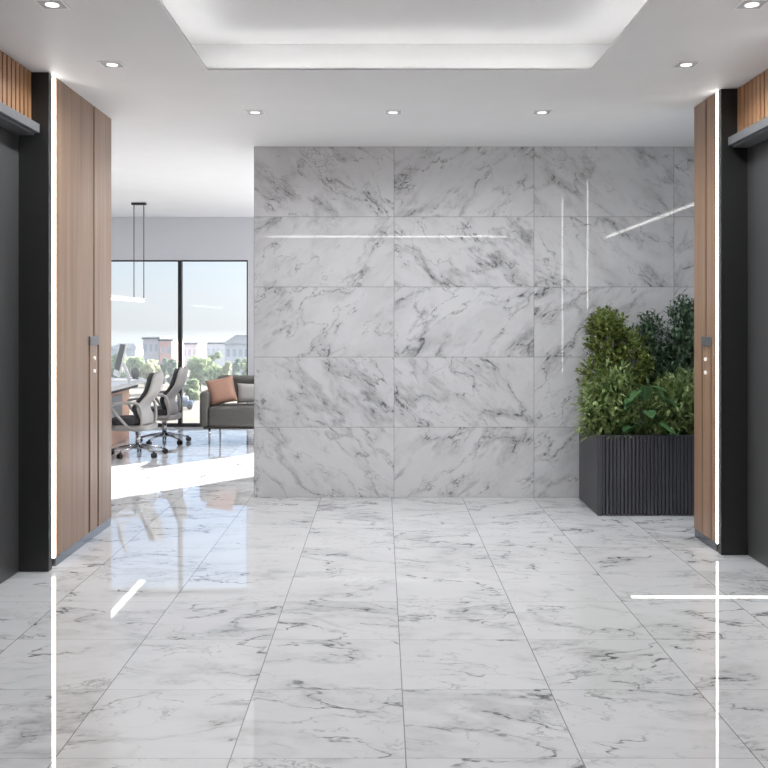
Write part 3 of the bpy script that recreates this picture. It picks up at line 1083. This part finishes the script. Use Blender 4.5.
# thin daylight haze over the town
b = MB().box(-140, 60, 45, 156, GZ + .05, .2)
hz = struct(b.build('haze', M['white']))
hm = bpy.data.materials.new('haze_air')
hm.use_nodes = True
for n in list(hm.node_tree.nodes):
    hm.node_tree.nodes.remove(n)
ho = hm.node_tree.nodes.new('ShaderNodeOutputMaterial')
hs = hm.node_tree.nodes.new('ShaderNodeVolumeScatter')
hs.inputs['Color'].default_value = (.80, .86, .92, 1)
hs.inputs['Density'].default_value = .0009
hm.node_tree.links.new(hs.outputs[0], ho.inputs['Volume'])
hz.data.materials[0] = hm

def at(px, D):
    return (px - 382) * D / 935
def zat(v, D):
    return 1.5 - (v - 322) * D / 935
def building(label, px0, px1, vtop, D, depth, m, nw, nf, roof='flat', name='building'):
    x0, x1 = at(px0, D), at(px1, D)
    zt = zat(vtop, D) - GZ
    t = thing(name, label, 'building', ((x0 + x1) / 2, D, GZ))
    w = (x1 - x0) / 2
    MB().box(-w, w, 0, depth, 0, zt).build('wall', m, t)
    g = MB()
    if roof == 'hip':
        a = [g.bm.verts.new(p) for p in ((-w - .4, -.4, zt), (w + .4, -.4, zt), (w + .4, depth + .4, zt), (-w - .4, depth + .4, zt))]
        c = [g.bm.verts.new(p) for p in ((-w * .5, depth / 2, zt + 1.4), (w * .5, depth / 2, zt + 1.4))]
        g.bm.faces.new((a[0], a[1], c[1], c[0])); g.bm.faces.new((a[1], a[2], c[1]))
        g.bm.faces.new((a[2], a[3], c[0], c[1])); g.bm.faces.new((a[3], a[0], c[0]))
        g.bm.faces.new(a[::-1])
    else:
        g.box(-w - .2, w + .2, -.2, depth + .2, zt, zt + .3)
    g.build('roof', M['broof'], t)
    me = None
    for f in range(nf):
        for i in range(nw):
            ww = 2 * w / nw
            cx = -w + ww * (i + .5)
            cz = zt - 1.6 - f * 2.7
            if cz < 1:
                continue
            if me is None:
                o = MB().box(-ww * .28, ww * .28, -.06, .02, -.65, .65).build('window', M['bwin'], t)
                me = o.data
            else:
                o = bpy.data.objects.new('window', me)
                col.objects.link(o)
                o.parent = t
            o.location = (cx, 0, cz)
    return t
building('grey mauve flat-roofed block left of the salmon one, seen through the left window pane', 143, 159, 339, 170, 9, M['bmauve'], 3, 2)
building('salmon pink block between grey buildings left of the window mullion', 159.5, 172, 341, 168, 10, M['bsalmon'], 2, 2)
building('low pale block just behind the window mullion', 172.2, 197, 344.5, 185, 10, M['bpale'], 5, 2)
building('long pale grey block in the middle of the right window pane', 196, 226, 344, 200, 10, M['bpale'], 6, 2)
building('blue-grey hip-roofed block at the right end of the right window pane', 225, 250, 343.5, 160, 10, M['bblue'], 4, 2, 'hip')
building('distant low blue-grey house at the left edge of the view', 106, 136, 349, 260, 12, M['bblue'], 6, 1, 'hip')

def tree(label, px, vtop, vbase, wpx, m, seed):
    D = 1402.5 * (1.5 - GZ) / 1.5 / (vbase - 322)
    hgt = (vbase - vtop) * D / 935
    r = wpx * D / 935 / 2
    t = thing('tree', label, 'tree', (at(px, D), D, GZ), 0, 'trees outside the window')
    rr = random.Random(seed)
    cz = hgt * .56
    V, F = [], []
    lobes = []
    for k in range(11):
        a = rr.uniform(0, 6.28)
        q_ = rr.uniform(.1, .6)
        lobes.append((Vector((math.cos(a) * r * q_, math.sin(a) * r * q_, cz + rr.uniform(-.34, .36) * hgt)), r * rr.uniform(.3, .5)))
    for k in range(1500):
        c, lr = lobes[k % len(lobes)]
        d = Vector((rr.gauss(0, 1), rr.gauss(0, 1), rr.gauss(0, 1))).normalized()
        p = c + d * lr * rr.uniform(.55, 1.0)
        p.z = max(hgt * .06, min(hgt, p.z))
        u_ = (d + Vector((rr.uniform(-.7, .7), rr.uniform(-.7, .7), rr.uniform(-.7, .7)))).normalized()
        a_ = u_.cross(Vector((0, 0, 1))).normalized() * rr.uniform(.14, .26)
        b_ = u_.cross(a_).normalized() * rr.uniform(.14, .26)
        n_ = len(V)
        V += [tuple(p + a_ + b_), tuple(p - a_ + b_), tuple(p - a_ - b_), tuple(p + a_ - b_)]
        F.append((n_, n_ + 1, n_ + 2, n_ + 3))
    raw('crown', V, F, m, t)
    MB().tube([(0, 0, 0), (0, 0, hgt * .5)], .16, 7, taper=.1).build('trunk', M['trunk'], t)
tree('green tree at the left edge of the view behind the monitor', 116, 351, 388, 26, M['tleaf'], 1)
tree('brownish green tree right of the monitor, below the mauve block', 136, 354, 384, 22, M['tleaf'], 2)
tree('pale yellow-green round tree in front of the mauve block', 151, 361, 387, 30, M['tleaf2'], 3)
tree('narrow dark conifer in front of the salmon block', 164, 357, 384, 8, M['tleaf3'], 4)
tree('dark green tree left of the window mullion', 172, 360, 386, 14, M['tleaf3'], 5)
tree('large round green tree right of the window mullion', 200, 357, 391, 32, M['tleaf'], 6)
tree('small round dark bush standing below the large round tree', 193, 379, 403, 20, M['tleaf'], 7)
tree('tall green tree in the middle of the right pane', 216, 352, 389, 18, M['tleaf'], 8)
tree('light green slender tree beside the tall one in the right pane', 226, 360, 390, 14, M['tleaf2'], 9)
tree('dark tree in front of the hip-roofed block', 237, 358, 382, 12, M['tleaf3'], 10)
tree('green tree at the right edge of the window', 246, 356, 383, 14, M['tleaf'], 12)
# hedge-like far woodland strip
# parked car
D = 108
cx = at(194, D)
car = thing('car', 'dark blue car parked on the pale ground below the small bush', 'car', (cx, D - 6, GZ), R(12))
g = MB().box(-1.1, 1.1, -.85, .85, .3, .9, .2, 3); g.build('body', M['carblue'], car)
g = MB().box(-.65, .6, -.72, .72, .9, 1.4, .2, 3); g.build('cabin', M['bwin'], car)
for x in (-.7, .7):
    for y in (-.8, .8):
        MB().cyl((x, y, .3), .3, .18, 20, 'Y').build('wheel', M['caster'], car)
